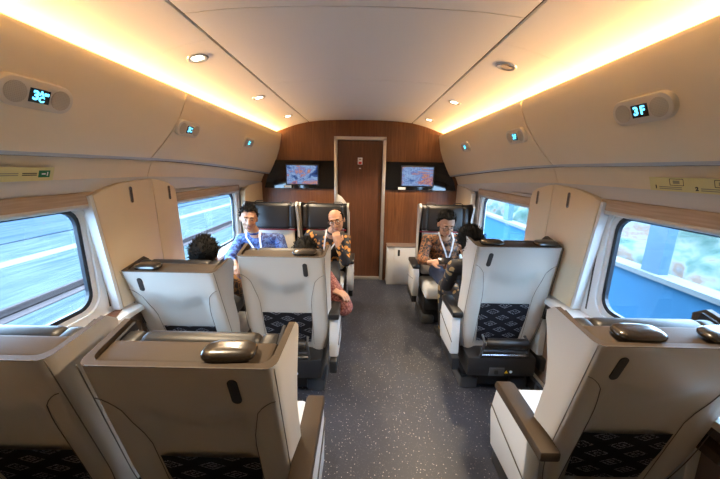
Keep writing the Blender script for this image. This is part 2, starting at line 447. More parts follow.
    plate('edge_trim', [(n1-.026, .80), (n0-.022, 1.484), (n0-.002, 1.489), (n1-.003, .80)], 'x', *((sx(s, 1.394), .055) if s > 0 else (sx(s, 1.394)-.055, .055)), 'frame', [o for o in bpy.data.objects if o.name.startswith('wall_panel')][-1])
    arc2 = [(sm+.002, 1.560), (sm+.08, 1.55), (f0-.08, 1.525), (f0-.02, 1.495), (f0, 1.46)]
    pillar('wall_panel', [(sm+.025, .80)]+arc2+[(f1_, .80)], f'farther beige wall panel with slim coat hook on the {side} side, next to the far window', (sm+.17, 1.455))
    ye = 3.80 if s < 0 else 3.86
    pillar('wall_panel', [(ye, .80), (ye, 1.36), (ye+.05, 1.39), (ye+.2, 1.42), (D-.004, 1.44), (D-.004, .80)], f'beige end panel on the {side} side beside the wood partition', None)
    # rear cladding behind the near window
    struct(box('trim_10', *sorted((sx(s, 1.40), sx(s, 1.50))), YB, .70, .80, 1.56, 'panel'))
    # windows
    for (a, b, dz) in W:
        wo = empty(f'window_{wn}', (0, 0, 0)); struct(wo); wn += 1
        z0, z1 = GZ0+dz, GZ1+dz
        out = rrect(a-.17, b+.15, z0-.10, z1+.12, .03); mid = rrect(a-.05, b+.05, z0-.045, z1+.045, .10); inn = rrect(a, b, z0, z1, .075)
        def rp(nm, o, i, h0, h1, mt):
            x0, x1 = sorted((sx(s, h0), sx(s, h1))); ring_plate(nm, o, i, 'x', x0, x1-x0, mt, wo)
        rp('window_frame', out, mid, 1.445, 1.49, 'frame')
        rp('inner_frame', mid, rrect(a-.022, b+.022, z0-.022, z1+.022, .088), 1.458, 1.495, 'frame')
        rp('gasket', rrect(a-.022, b+.022, z0-.022, z1+.022, .088), inn, 1.462, 1.482, 'gasket')
        x0 = sx(s, 1.474)
        g = plate('glass', rrect(a-.01, b+.01, z0-.01, z1+.01, .08), 'x', x0-.003, .006, M_.setdefault('glass', None) or None, wo)
        # blind track grooves each side, rolled blind on top
        for yy in (a-.115, b+.095):
            box('blind_track', *sorted((sx(s, 1.4435), sx(s, 1.447))), yy, yy+.012, z0-.06, z1+.08, 'groove', wo)
        bl = box('roller_blind', *sorted((sx(s, 1.41), sx(s, 1.442))), a-.12, b+.10, z1+.035, z1+.10, 'blind', wo, .008)
        tube('hem_bar', [(sx(s, 1.425), a-.12, z1+.028), (sx(s, 1.425), b+.10, z1+.028)], .016, 'alu', bl)
        struct(bl)
# glass material
gm = bpy.data.materials.new('window_glass'); gm.use_nodes = True; nt = gm.node_tree
for n in list(nt.nodes): nt.nodes.remove(n)
o_ = nt.nodes.new('ShaderNodeOutputMaterial'); tr = nt.nodes.new('ShaderNodeBsdfTransparent'); gl = nt.nodes.new('ShaderNodeBsdfGlossy'); mx = nt.nodes.new('ShaderNodeMixShader')
tr.inputs[0].default_value = (.93, .97, 1, 1); gl.inputs['Roughness'].default_value = .02; mx.inputs[0].default_value = .03
nt.links.new(tr.outputs[0], mx.inputs[1]); nt.links.new(gl.outputs[0], mx.inputs[2]); nt.links.new(mx.outputs[0], o_.inputs[0])
for o in bpy.data.objects:
    if o.name.split('.')[0] == 'glass': o.data.materials.clear(); o.data.materials.append(gm)

# ------------------------------------------------------------ far partition (wall_front) and door
def wall_outline(y):
    return None
bm = bmesh.new()
add_box(bm, -1.6, -.405, D, D+.06, 0, 2.38); add_box(bm, .315, 1.5, D, D+.06, 0, 2.38); add_box(bm, -.405, .315, D, D+.06, 2.076, 2.38)
struct(from_bm('wall_front', bm, 'wood'))
struct(box('wall_back', -1.75, 1.65, YB-.08, YB, 0, 2.38, 'panel'))
dr = struct(empty('door_1', (-.045, D, 0)))
box('door_leak_block', -.362, .362, .061, .09, 0, 2.08, 'black', dr)  # added sheet that keeps daylight from leaking round the door leaf
box('door_leaf', -.315, .315, .035, .06, .02, 2.03, 'dwood', dr)
for nm, b_ in (('jamb', (-.362, -.318, -.022, .06, 0, 2.076)), ('jamb', (.318, .362, -.022, .06, 0, 2.076)), ('head_trim', (-.362, .362, -.022, .06, 2.034, 2.078)), ('threshold', (-.318, .318, .0, .05, 0, .04))):
    box(nm, *b_, 'alu', dr, .003)
st = box('notice', -.033, .033, .027, .0345, 1.705, 1.80, 'wht', dr, .001)
box('red_mark', -.022, .022, .0262, .0268, 1.712, 1.742, 'redp', st)
box('print_line', -.016, .016, .0262, .0268, 1.768, 1.783, 'inkg', st)
box('door_label', -.014, .014, .031, .0345, 1.645, 1.658, 'wht', dr)
# kick rail along the floor
struct(box('baseboard_front', .36, .40, D-.03, D, 0, .03, 'alu'))

# gloss black bands with television screens
def tv_picture(nt):
    v = mapped(nt, (1, 1, 2.2)); n = tex(nt, 'Noise', v, 3.2, Detail=8, Roughness=.75, Distortion=.8)
    c = ramp(nt, n.outputs['Fac'], [(.32, (.006, .01, .04)), (.43, (.03, .09, .30)), (.49, (.30, .45, .68)), (.54, (.06, .12, .40)), (.585, (.75, .33, .06)), (.60, (.22, .08, .2)), (.70, (.01, .02, .1))])
    w = tex(nt, 'Wave', mapped(nt, (1, 1, .35)), 13, Distortion=6.0)
    return mix(nt, ramp(nt, w.outputs['Color'], [(.6, (0,)*3), (1, (.35,)*3)]), c, (.02, .05, .22))
pm = mat('tv_picture', (0, 0, 0), .3); nt = pm.node_tree; c = tv_picture(nt); b = nt.nodes['Principled BSDF']
nt.links.new(c, b.inputs['Emission Color']); b.inputs['Emission Strength'].default_value = .55; M_['picture'] = pm
for s, side, pts, px in ((-1, 'left', [(-1.40, 1.362), (-.411, 1.362), (-.411, 1.75), (-1.25, 1.75), (-1.36, 1.5)], -.858), (1, 'right', [(.321, 1.362), (1.325, 1.362), (1.28, 1.5), (1.13, 1.75), (.321, 1.75)], .767)):
    t = plate('display_panel', pts, 'y', D-.02, .018, 'tvblack'); tag(t, f'glossy black wall band with a lit screen, {side} of the door', 'screen panel', 'screens by the door')
    fr = box('screen_frame', px-.235, px+.235, D-.030, D-.020, 1.405, 1.70, 'black', t, .004)
    box('screen', px-.217, px+.217, D-.033, D-.0305, 1.423, 1.680, 'picture', fr)
    box('label_plate', px-.265, px-.160, D-.027, D-.0205, 1.368, 1.400, 'wht', t)
# low storage cabinet on the right
cb = empty('storage_cabinet', (.86, D-.2, 0)); tag(cb, 'low pale grey cabinet with a black slot handle against the wood wall', 'cabinet')
box('cabinet_body', -.495, .46, -.0, .195, 0, .565, 'offw', cb, .006)
box('cabinet_top', -.50, .46, -.012, .196, .566, .582, 'lower', cb, .003)
box('cabinet_door', -.39, .45, -.014, -.002, .03, .555, 'offw', cb, .003)
plate('handle_slot', rrect(-.345, -.315, .44, .53, .006), 'y', -.018, .005, 'black', cb)
# curved fin beside the door on the left
fin = plate('partition_fin', [(-.345, 0), (-.175, 0), (-.175, 1.05), (-.195, 1.14), (-.24, 1.21), (-.29, 1.27), (-.335, 1.30), (-.345, 1.30)], 'y', 4.25, .03, 'offw', None, .004)
tag(fin, 'pale curved partition fin behind the aisle seat, left of the door', 'partition')

# ------------------------------------------------------------ lights and fittings on ceiling and bins
def slope(h): return math.atan2(arc_z(h+.02)-arc_z(h-.02), .04)
for i, (x, y, on) in enumerate(((-.915, 1.864, 1), (-.902, 2.844, 1), (-.887, 3.832, 1), (.803, 1.941, 0), (.791, 2.935, 1), (.783, 3.957, 1), (-.92, .87, 2), (.81, .93, 2))):  # last two are added out of view to brighten the nearest seats
    s = -1 if x < 0 else 1; h = abs(x-XC); z = arc_z(h)
    dl = empty('downlight', (x, y, z-.001)); dl.rotation_euler = (0, -slope(h)*s, 0)
    place = ['nearest', 'middle', 'farthest'][i % 3] if i < 6 else ['added unseen overhead', 'rearmost'][(i-6)//2]; sd = 'left' if s < 0 else 'right'
    tag(dl, f'{place} round recessed ceiling spotlight on the {sd} slope' + (', barely lit' if not on else ', lit warm white'), 'spotlight', 'recessed ceiling spotlights')
    bm = bmesh.new(); n = 28; prof = [(.056, -.0015), (.054, -.006), (.044, -.007), (.038, -.001)]
    rings = [[bm.verts.new((r*math.cos(2*PI*k/n), r*math.sin(2*PI*k/n), zz)) for k in range(n)] for r, zz in prof]
    for a, b in zip(rings, rings[1:]):
        for k in range(n): bm.faces.new((a[k], a[(k+1) % n], b[(k+1) % n], b[k]))
    from_bm('lamp_ring', bm, 'alu', dl, True)
    bm = bmesh.new(); add_box(bm, -.026, .026, -.019, .019, -.006, -.001, .002)
    from_bm('lamp_lens', bm, 'lens' if on else 'lensoff', dl)
    if not on:
        bm = bmesh.new(); bmesh.ops.create_circle(bm, cap_ends=True, segments=28, radius=.038); from_bm('lamp_dish', bm, 'lensoff', dl)
    if on:
        l = bpy.data.lights.new('spot', 'SPOT'); l.energy = DOWN_W; l.spot_size = 1.7; l.spot_blend = .6; l.color = (1, .80, .55); l.shadow_soft_size = .03
        lo = bpy.data.objects.new('downlight_beam', l); COL.objects.link(lo); lo.parent = dl; lo.location = (0, 0, -.03)

def pod(s, y, length, big, chars, label):
    h, z = 1.146, 1.895
    e = empty('seat_display', (sx(s, h), y, z)); tag(e, label, 'seat display', 'seat number displays')
    # local frame: X along carriage (reading direction), Y up the bin face, Z out into the cabin
    tilt = math.radians(24)
    up = Vector((-s*math.sin(tilt), 0, math.cos(tilt))); nrm = Vector((-s*math.cos(tilt), 0, -math.sin(tilt)))
    xr = up.cross(nrm)
    e.matrix_world = Matrix.Translation((sx(s, h), y, z)) @ Matrix((xr, up, nrm)).transposed().to_4x4()
    H = .052; L = length/2
    plate('housing', rrect(-L, L, -H, H, H*.98, 8), 'z', -.035, .055, 'podm', e, .006)
    for k in (-1, 1):
        n = 20; r = H*.72
        plate('speaker_grille', [(k*(L-H*1.05)+r*math.cos(2*PI*i/n), r*math.sin(2*PI*i/n)) for i in range(n)], 'z', .0195, .002, 'speaker', e)
    d = box('screen', -.036, .036, -.025, .025, .019, .022, 'scr', e)
    text('seat_number', '3', .046, Matrix.Translation((-.015 if chars[0][0] != 'C' else -.013, 0, .0228)), 'digit', d, .0015)
    for (t, size, x, yy) in chars:
        text('seat_letter', t, size, Matrix.Translation((x, yy, .0228)), 'digit', d, .0012)
pod(-1, 1.20, .27, 1, [('A', .022, .004, .011), ('C', .028, .007, -.011), ('ac', .018, .022, .012)], 'seat display reading 3 A C with round speakers, nearest on the left')
pod(-1, 2.20, .27, 1, [('C', .04, .012, 0)], 'second seat display on the left bin with a pale blue glyph')
pod(-1, 3.32, .27, 1, [('C', .04, .012, 0)], 'farthest seat display on the left bin')
pod(1, 1.305, .27, 1, [('F', .046, .015, 0)], 'seat display reading 3F with round speakers, nearest on the right')
pod(1, 2.33, .27, 1, [('F', .046, .015, 0)], 'second seat display on the right bin')
pod(1, 3.436, .27, 1, [('F', .046, .015, 0)], 'farthest seat display on the right bin')

# instruction stickers on the fascia
def sticker(s, y0, y1, label, cat_, build):
    tilt = math.atan2(.048, .125)
    h = 1.3765; z = 1.634
    up = Vector((-s*math.sin(tilt), 0, math.cos(tilt))); nrm = Vector((-s*math.cos(tilt), 0, -math.sin(tilt))); xr = up.cross(nrm)
    e = box('instruction_sticker', -(y1-y0)/2, (y1-y0)/2, -.031, .031, .0035, .0052, 'yel')
    e.matrix_world = Matrix.Translation((sx(s, h-.002), (y0+y1)/2, z-.028)) @ Matrix((xr, up, nrm)).transposed().to_4x4()
    tag(e, label, cat_); build(e); return e
def lines(e, x0, x1, y, n=2, m='inkg'):
    for k in range(n): box('print_line', x0, x1, y-k*.008-.002, y-k*.008+.002, .0053, .0058, m, e)
def left_st(e):
    text('pictogram', '!', .045, Matrix.Translation((-.15, 0, .0056)), 'ink', e, .004)
    ring_plate('pictogram_frame', rrect(-.19, -.11, -.024, .024, .004), rrect(-.188, -.112, -.022, .022, .003), 'z', .0053, .0005, 'ink', e)
    lines(e, -.09, .03, .004); lines(e, .045, .105, .004, 2, 'ink')
    g = box('exit_mark', .112, .162, -.015, .017, .0053, .0060, 'green', e); box('arrow', .125, .142, -.002, .004, .0061, .0065, 'wht', g); box('figure', .148, .153, -.008, .010, .0061, .0065, 'wht', g)
def right_st(e):
    for i, x in enumerate((-.235, -.06, .12)):
        text('step_number', str(i+1), .022, Matrix.Translation((x, -.014, .0056)), 'ink', e, .001)
        lines(e, x+.015, x+.115, -.012, 2, 'inkg')
        ring_plate('pictogram_frame', rrect(x+.065, x+.125, -.004, .026, .003), rrect(x+.067, x+.123, -.002, .024, .003), 'z', .0053, .0005, 'ink', e)
        box('pictogram_hand', x+.08, x+.108, .004, .018, .0053, .0060, 'inkg', e)
sticker(-1, 1.08, 1.44, 'pale yellow instruction strip with green mark above the left window', 'sticker', left_st)
sticker(1, .93, 1.46, 'pale yellow instruction strip with numbered steps 1 2 3 above the right window', 'sticker', right_st)

# wood inlays on the sills
for s, side in ((-1, 'left'), (1, 'right')):
    o = plate('sill_inlay', [(sx(s, 1.352), 1.22), (sx(s, 1.352), 1.60), (sx(s, 1.40), 1.73), (sx(s, 1.43), 1.73), (sx(s, 1.43), 1.22)], 'z', .7865, .010, 'dwood')
    tag(o, f'dark wood flap set into the white window sill, {side} near window', 'sill flap', 'wood sill flaps')

# ------------------------------------------------------------ seats
def seat(name, label, group, x, y, ztop, rec=.20, facing=1, grips=(), row=2, arms=(1, 1), W=.285, inner='brown', low=.25, headrest_back=False):
    """local frame: +Y is where the sitter looks, origin on the floor under the rear top edge of the backrest"""
    root = empty(name, (x, y, 0), 0 if facing > 0 else PI)
    tag(root, label, 'train seat', group)
    def yr(z): return rec*(ztop-z)/(ztop-low)
    def hw(z):
        t = (z-low)/(ztop-low)
        if t < .42: return W*(.78+.24*math.sin(min(1, t/.42)*PI/2))
        return W*(1.02-.02*(t-.42)/.58)
    def dep(z):
        t = (z-low)/(ztop-low)
        P = [(0, .055), (.26, .075), (.44, .115), (.68, .125), (.8, .165), (.9, .215), (.95, .25), (.98, .252), (1, .215)]
        for (a, b), (c, d) in zip(P, P[1:]):
            if t <= c+1e-6: return b+(d-b)*(t-a)/(c-a)
        return .2
    zmid = ztop-.20
    def rcs(xx, z):                      # recessed centre panel between the bolsters
        a = abs(xx)/.175
        m = 1-1/(1+math.exp(-(a-1)*16))
        q = 1/(1+math.exp((z-zmid+ .06*max(0, 1-a))*45))
        return .035*m*q
    bm = bmesh.new(); NV = 34; outer, inner_v = [], []
    zs = [low+(ztop-low)*k/NV for k in range(NV+1)]
    def loop(z, off):
        w = hw(z)-off; d = dep(z); y0 = yr(z); r = .035; pts = []
        lift = (lambda f: .035*f if z > ztop-.12 else 0)
        kz = max(0, (z-(ztop-.12))/.12)
        def add(px, py): f = max(0, min(1, (py-y0)/.22)); pts.append((px, py, z+.035*f*kz))
        nw = 9
        for i in range(nw): add(-w-.012*(1-i/nw)*(1 if off == 0 else 1), y0+d+(r-d)*i/nw)
        for i in range(5):
            an = PI/2*i/4; add(-w+r*(1-math.cos(an)), y0+off+r-r*math.sin(an) if off == 0 else y0+off+(r)*(1-math.sin(an)))
        nx = 25
        for i in range(1, nx):
            xx = -w+r+(2*w-2*r)*i/nx; add(xx, y0+off+(rcs(xx, z)))
        for i in range(5):
            an = PI/2*(1-i/4); add(w-r*(1-math.cos(an)), y0+off+r*(1-math.sin(an)))
        for i in range(nw-1, -1, -1): add(w+.012*(1-i/nw), y0+d+(r-d)*i/nw)
        return pts
    O = [[bm.verts.new(p) for p in loop(z, 0)] for z in zs]; I = [[bm.verts.new(p) for p in loop(z, .022)] for z in zs]
    n = len(O[0])
    def q(a, b, c, d, mi):
        f = bm.faces.new((a, b, c, d)); f.material_index = mi; f.smooth = True
    for k in range(NV):
        for i in range(n-1):
            q(O[k][i], O[k][i+1], O[k+1][i+1], O[k+1][i], 0); q(I[k][i], I[k][i+1], I[k+1][i+1], I[k+1][i], 1)
        for i in (0, n-1): q(O[k][i], O[k+1][i], I[k+1][i], I[k][i], 0)
    for i in range(n-1):
        q(O[NV][i], O[NV][i+1], I[NV][i+1], I[NV][i], 1); q(O[0][i], O[0][i+1], I[0][i+1], I[0][i], 0)
    shell = from_bm('backrest_shell', bm, ['greige', inner], root, True, .9)
    # piping along edge of the rear panel and around the bolsters
    pb = bmesh.new()
    for sgn in (-1, 1):
        add_tube(pb, [(sgn*(hw(z)-.004), yr(z)+.004, z) for z in zs[3:]], .0018, 6)
        pts = []
        for k in range(14):
            t = k/13
            if t < .3: xx, z = .272-.02*t/.3*3, zmid+.07-.05*(t/.3)**1.5
            else: xx, z = .212-.035*min(1, (t-.3)/.2), zmid+.02-(t-.3)/.7*(zmid-low-.1)
            xx = min(xx, hw(z)-.01)
            pts.append((sgn*xx, yr(z)-.0015+rcs(xx, z), z))
        add_tube(pb, pts, .0014, 6)
    add_tube(pb, [(-W+.03+(2*W-.06)*i/10, .0, ztop+.001) for i in range(11)], .0020, 6)
    from_bm('piping', pb, 'piping', shell, True)
    # slot handle
    gx = .155 if (grips and grips[0] > 0) else -.185
    if row > 1:
        tl = Matrix.Translation((gx, yr(ztop-.092), ztop-.092)) @ Matrix.Rotation(math.atan2(rec, ztop-low), 4, 'X') @ Matrix.Rotation(.10 if gx < 0 else -.04, 4, 'Y')
        o = plate('slot_handle', rrect(-.015, .015, -.050, .050, .0145), 'y', -.003, .012, 'black', shell); o.data.transform(tl)
    # woven pocket low in the centre panel
    if row > 1:
        pk = bmesh.new(); zt, zb_ = ztop-.44, low+.14
        rows = []
        for k in range(7):
            z = zb_+(zt-zb_)*k/6; hwk = .185-.03*(1-k/6)
            rows.append([pk.verts.new((-hwk+2*hwk*i/8, yr(z)+rcs(0, z)-.016-.004*math.sin(PI*i/8), z)) for i in range(9)])
        for a, b in zip(rows, rows[1:]):
            for i in range(8): pk.faces.new((a[i], a[i+1], b[i+1], b[i]))
        bmesh.ops.solidify(pk, geom=pk.faces[:], thickness=-.014)
        from_bm('back_pocket', pk, 'pocket', root, True, .7)
    # backrest cushion, headrest
    an = math.atan2(rec, ztop-low); R = Matrix.Translation((0, .02, ztop)) @ Matrix.Rotation(an, 4, 'X')   # local -z runs down the back
    box('top_pad', -W+.02, W-.02, .0, .105, -.16, -.008, inner, root, .02, 3, R)
    box('backrest_cushion', -W+.045, W-.045, .052, .108, -(ztop-.46), -.155, 'cream', root, .03, 3, R)
    box('red_band', -W+.024, W-.024, .06, .1135, -.312, -.298, 'red', root, 0, 1, R)
    hb = bmesh.new()
    for k in range(1):
        add_box(hb, -.20, .20, .095, .165, -.295, -.015, .03, 4, R)
    for sg in (-1, 1):
        add_box(hb, *sorted((sg*.19, sg*.262)), .085, .165, -.285, -.02, .026, 4, R)
    from_bm('headrest', hb, 'black_l', root, True, .9)
    ib = bmesh.new()
    if row == 3:
        ib.free()
        for sg in (-1, 1): box('wing_insert', *sorted((sg*(W-.030), sg*(W-.020))), .10, .19, -.20, -.02, 'pocket', root, 0, 1, R)
    else: ib.free()
    if row == 1:
        for gx in (-.15, .15): tube('headrest_loop', [R @ Vector((gx+dx, .10, dz)) for dx, dz in ((-.055, -.02), (-.05, .008), (-.03, .018), (.03, .018), (.05, .008), (.055, -.02))], .005, 'black', root, 6)
    for gx in grips:
        g = bmesh.new(); c = Vector((gx, .055, ztop+.020))
        for i in range(1):
            t = bmesh.new(); bmesh.ops.create_uvsphere(t, u_segments=28, v_segments=14, radius=1)
            for v in t.verts:
                a = v.co; ex = .55
                v.co = Vector((math.copysign(abs(a.x)**ex, a.x)*.080, math.copysign(abs(a.y)**ex, a.y)*.036, math.copysign(abs(a.z)**.8, a.z)*.017+.008*a.y))
            merge(g, t, Matrix.Translation(c) @ Matrix.Rotation(-.06 if gx < 0 else .06, 4, 'Z'))
        gr = from_bm('headrest_grip', g, 'gloss', root, True)
        box('grip_mount', gx-.03, gx+.03, .05, .09, ztop-.02, ztop+.015, 'black', gr, .005)
    # seat cushion, arms, pedestal
    y0 = yr(.45)
    cu = box('seat_cushion', -W+.03, W-.03, y0+.075, y0+.50, .33, .455, 'white_l', root, .035, 4)
    box('cushion_seam', -W+.028, W-.028, y0+.10, y0+.105, .44, .4575, 'piping', cu)
    for sgn, on in zip((-1, 1), arms):
        if not on: continue
        thick = .075 if on == 1 else .05
        a0, a1 = sorted((sgn*(W+.004), sgn*(W+.004+thick)))
        af = y0+.30
        ol = [(y0-.02, .30), (y0+.0, .60), (af-.02, .625), (af, .60), (af+.035, .45), (af-.01, .28)]
        ar = plate('armrest', ol, 'x', a0+.004, thick-.008, 'white_l', root, .012)
        ab = y0-.10 if row == 3 else y0-.03
        plate('arm_pad', [(ab, .600), (ab, .645), (af-.03, .655), (af+.002, .64), (af+.012, .605), (af-.01, .600)], 'x', a0-.002, thick+.004, inner if row == 3 else 'black_l', ar, .010)
        xs = a1 if sgn > 0 else a0
        tube('arm_seam', [(xs, y0-.05, .42), (xs, af-.1, .47), (xs, af+.02, .50)], .003, 'piping', ar, 6)
        box('arm_base', a0+.01, a1-.01, y0-.07, af-.03, .20, .30, 'black', ar, .01)
    pd = box('pedestal', -.235, .235, y0+.02, y0+.36, 0, .17, 'black', root, .03, 2)
    box('pedestal_foot', -.26, -.12, y0-.01, y0+.40, 0, .10, 'dgrey', pd, .02, 2)
    box('pedestal_foot', .12, .26, y0-.01, y0+.40, 0, .10, 'dgrey', pd, .02, 2)
    ub = box('under_frame', -.25, .25, y0-.10, y0+.42, .172, .33, 'black', root, .02, 2)
    if row > 1:
        fy = y0-.10
        fb = tube('footrest_pad', [(-.137, fy-.030, .468), (-.132, fy-.033, .468), (.132, fy-.033, .468), (.137, fy-.030, .468)], [.028, .034, .034, .028], 'black_l', root, 16)
        for sgn in (-1, 1): tube('footrest_arm', [(sgn*.15, fy+.03, .49), (sgn*.155, fy-.030, .465), (sgn*.165, fy-.01, .36), (sgn*.15, fy+.06, .28)], .010, 'dgrey', fb, 8)
        tube('footrest_bar', [(-.16, fy-.015, .395), (.16, fy-.015, .395)], .014, 'dgrey', fb, 10)
        tube('footrest_bar', [(-.16, fy-.0, .352), (.16, fy-.0, .352)], .010, 'chrome', fb, 10)
        op = box('outlet_panel', -.09, .02, y0-.108, y0-.10, .185, .25, 'dgrey', ub, .002)
        plate('socket', rrect(-.055, -.025, .20, .235, .01), 'y', y0-.1105, .002, 'black', op)
        plate('warning_mark', [(.025, .205), (.05, .205), (.0375, .228)], 'y', y0-.102, .003, 'yelp', ub)
        plate('info_mark', [(.07+.011*math.cos(i*PI/6), .217+.011*math.sin(i*PI/6)) for i in range(12)], 'y', y0-.102, .003, 'bluep', ub)
    return root

G3, G2, G1 = 'nearest row seats with brown backs', 'middle row seats seen from behind', 'far row seats facing the camera'
seat('train_seat', 'nearest window seat at the left edge of the view, back to the camera', G3, -1.185, .775, 1.10, grips=(-.13,), row=3, arms=(1, 0))
seat('train_seat', 'nearest left aisle seat, large back with one glossy grip, wood-brown armrest by the aisle', G3, -.522, .765, 1.095, grips=(.135,), row=3, arms=(0, 1))
seat('train_seat', 'nearest right seat with two glossy grips on its back and white cushion', G3, 1.035, .885, 1.115, grips=(-.115, .17), row=3)
seat('train_seat', 'reclined pale seat in the middle row beside the left window', G2, -1.160, 1.74, 1.03, rec=.27, grips=(-.14,), arms=(1, 0))
seat('train_seat', 'pale seat in the middle row at the left of the aisle', G2, -.518, 1.885, 1.095, grips=(.15,), arms=(0, 1))
seat('train_seat', 'pale seat in the middle row at the right of the aisle with two grips', G2, 1.035, 1.965, 1.165, rec=.18, grips=(-.165, .19))
seat('train_seat', 'far window seat on the left holding the man in the blue shirt', G1, -1.01, 3.62, 1.25, rec=.12, facing=-1, row=1, inner='black_l', arms=(0, 1))
seat('train_seat', 'far aisle seat on the left holding the man in the black floral shirt', G1, -.435, 3.72, 1.235, rec=.12, facing=-1, row=1, inner='black_l', arms=(1, 0), W=.27)
seat('train_seat', 'far seat on the right holding the man in the brown shirt', G1, .92, 3.60, 1.255, rec=.12, facing=-1, row=1, inner='black_l')

# ------------------------------------------------------------ people
def head_parts(bm, c, R, sc=1.0):
    def p(x, y, z): return Vector(c)+R @ Vector((x*sc, y*sc, z*sc))
    def e(x, y, z, r): add_ball(bm, p(x, y, z), tuple(q*sc for q in r), R)
    e(0, -.012, .035, (.074, .092, .083)); e(0, .018, -.012, (.064, .074, .085)); e(0, .030, -.060, (.050, .052, .045)); e(0, .058, -.095, (.024, .022, .019))
    e(.034, .062, -.028, (.022, .018, .02)); e(-.034, .062, -.028, (.022, .018, .02))
    e(0, .070, .034, (.052, .018, .013))
    add_cap(bm, p(0, .088, .012), p(0, .106, -.026), .009*sc, .013*sc); e(.012, .094, -.03, (.009, .010, .008)); e(-.012, .094, -.03, (.009, .010, .008))
    e(0, .082, -.058, (.022, .012, .012))
    for s in (-1, 1): e(s*.075, -.008, -.002, (.010, .020, .031))
    return p

def hair_cap(parent, c, R, origin, sc=1.0, line=.055, full=False, thin=False):
    bm = bmesh.new(); t = bmesh.new(); bmesh.ops.create_uvsphere(t, u_segments=40, v_segments=26, radius=1)
    for v in t.verts:
        n_ = noise.noise(v.co*5)*.07+noise.noise(v.co*14)*.09
        k = 1+ (0 if thin else n_)
        v.co = Vector((v.co.x*.084*k, -.014+v.co.y*.103*k, .036+v.co.z*(.090 if thin else .100)*k))
    dead = []; bald = thin
    for v in t.verts:
        x, y, z = v.co
        lim = line if y > .045 else (line-.10*(.045-y)/.07 if y > -.025 else -.045 if not full else -.07)
        if abs(x) > .06 and y > -.03: lim = max(lim, .012 if y > .0 else lim)
        if bald: lim = 9 if (y > .012 and abs(x) < .066) or y > .03 else (-.03 if y < -.01 else .0)
        if z < lim: dead.append(v)
    bmesh.ops.delete(t, geom=dead, context='VERTS')
    rnd = random.Random(len(bpy.data.objects)); seeds = [(v.co.copy(), v.co.normalized()) for v in t.verts]
    bmesh.ops.solidify(t, geom=t.faces[:], thickness=.012)
    if not bald:
        for co, nn in rnd.sample(seeds, min(len(seeds), 330)):
            d_ = (nn*.6+Vector((rnd.uniform(-.5, .5), rnd.uniform(-.2, .7), rnd.uniform(-.2, .5)))).normalized()*rnd.uniform(.012, .026)
            add_tube(t, [co-nn*.004, co+d_*.6+nn*.002, co+d_], [.0035, .0025, .0006], 4, False)
    merge(bm, t, Matrix.Translation(Vector(c)-Vector(origin)) @ R.to_4x4() @ Matrix.Diagonal((sc, sc, sc, 1)))
    return from_bm('hair', bm, 'hair', parent, True)

def face(parent, p, R, origin, sc=1.0, glasses=False, down=False):
    O = Vector(origin)
    def ball(name, x, y, z, r, m):
        bm = bmesh.new(); add_ball(bm, p(x, y, z)-O, tuple(q*sc for q in r), R, 12, 8); return from_bm(name, bm, m, parent, True)
    for s in (-1, 1):
        e = ball('eye', s*.030, .079, .010, (.013, .008, .0035 if down else .006), 'eyew'); ball('iris', s*.030, .0855, .0095, (.006, .003, .0032 if down else .0052), 'eyed')
        bm = bmesh.new(); add_tube(bm, [p(s*a, b, z)-O for a, b, z in ((.014, .090, .030), (.028, .092, .035), (.044, .082, .031))], [.0035*sc, .0045*sc, .002*sc], 6); from_bm('eyebrow', bm, 'hair', parent, True)
    ball('mouth', 0, .092, -.056, (.021, .006, .0055), 'lip')
    if glasses:
        bm = bmesh.new()
        for s in (-1, 1):
            add_tube(bm, [p(s*.032+.024*math.cos(i*PI/8), .099-.1*abs(.024*math.cos(i*PI/8))*(1 if s*math.cos(i*PI/8) > 0 else 0), .006+.019*math.sin(i*PI/8))-O for i in range(17)], .0021*sc, 6)
            add_tube(bm, [p(s*.056, .097, .010)-O, p(s*.078, .06, .008)-O, p(s*.080, -.005, .008)-O], .002*sc, 6)
        add_tube(bm, [p(-.010, .100, .010)-O, p(.010, .100, .010)-O], .002*sc, 6)
        from_bm('glasses', bm, 'black', parent, True)

def hand(bm, wrist, dirv, nrm, side, curl=.6, sc=1.0):
    """palm along dirv, nrm is the back of the hand, side +1/-1 says where the thumb is"""
    w = Vector(wrist); d = Vector(dirv).normalized(); n = Vector(nrm); n = (n-n.dot(d)*d).normalized(); t = d.cross(n)*side
    R = Matrix((t, d, n)).transposed()
    add_ball(bm, w+d*.045*sc, (.040*sc, .052*sc, .016*sc), R)
    add_cap(bm, w-d*.02, w+d*.03*sc, .024*sc, .026*sc)
    L = [.075, .084, .078, .060]
    for i in range(4):
        off = (.030-.0205*i)*sc; b = w+d*.082*sc+t*off
        c1 = curl*.9; c2 = curl*2.0
        d1 = (d*math.cos(c1)-n*math.sin(c1)); d2 = (d*math.cos(c2)-n*math.sin(c2)); l = L[i]*sc
        q = b+d1*l*.5; add_cap(bm, b-d*.02, b, .0098*sc, .0095*sc, 8); add_cap(bm, b, q, .0093*sc, .0085*sc, 8); add_cap(bm, q, q+d2*l*.48, .0085*sc, .0070*sc, 8)
    b = w+d*.018*sc+t*.026*sc; q = b+(t*.8+d*.75-n*.25).normalized()*.040*sc
    add_cap(bm, b, q, .014*sc, .0115*sc, 8); add_cap(bm, q, q+(d*.95+t*.1-n*.35).normalized()*.032*sc, .011*sc, .009*sc, 8)

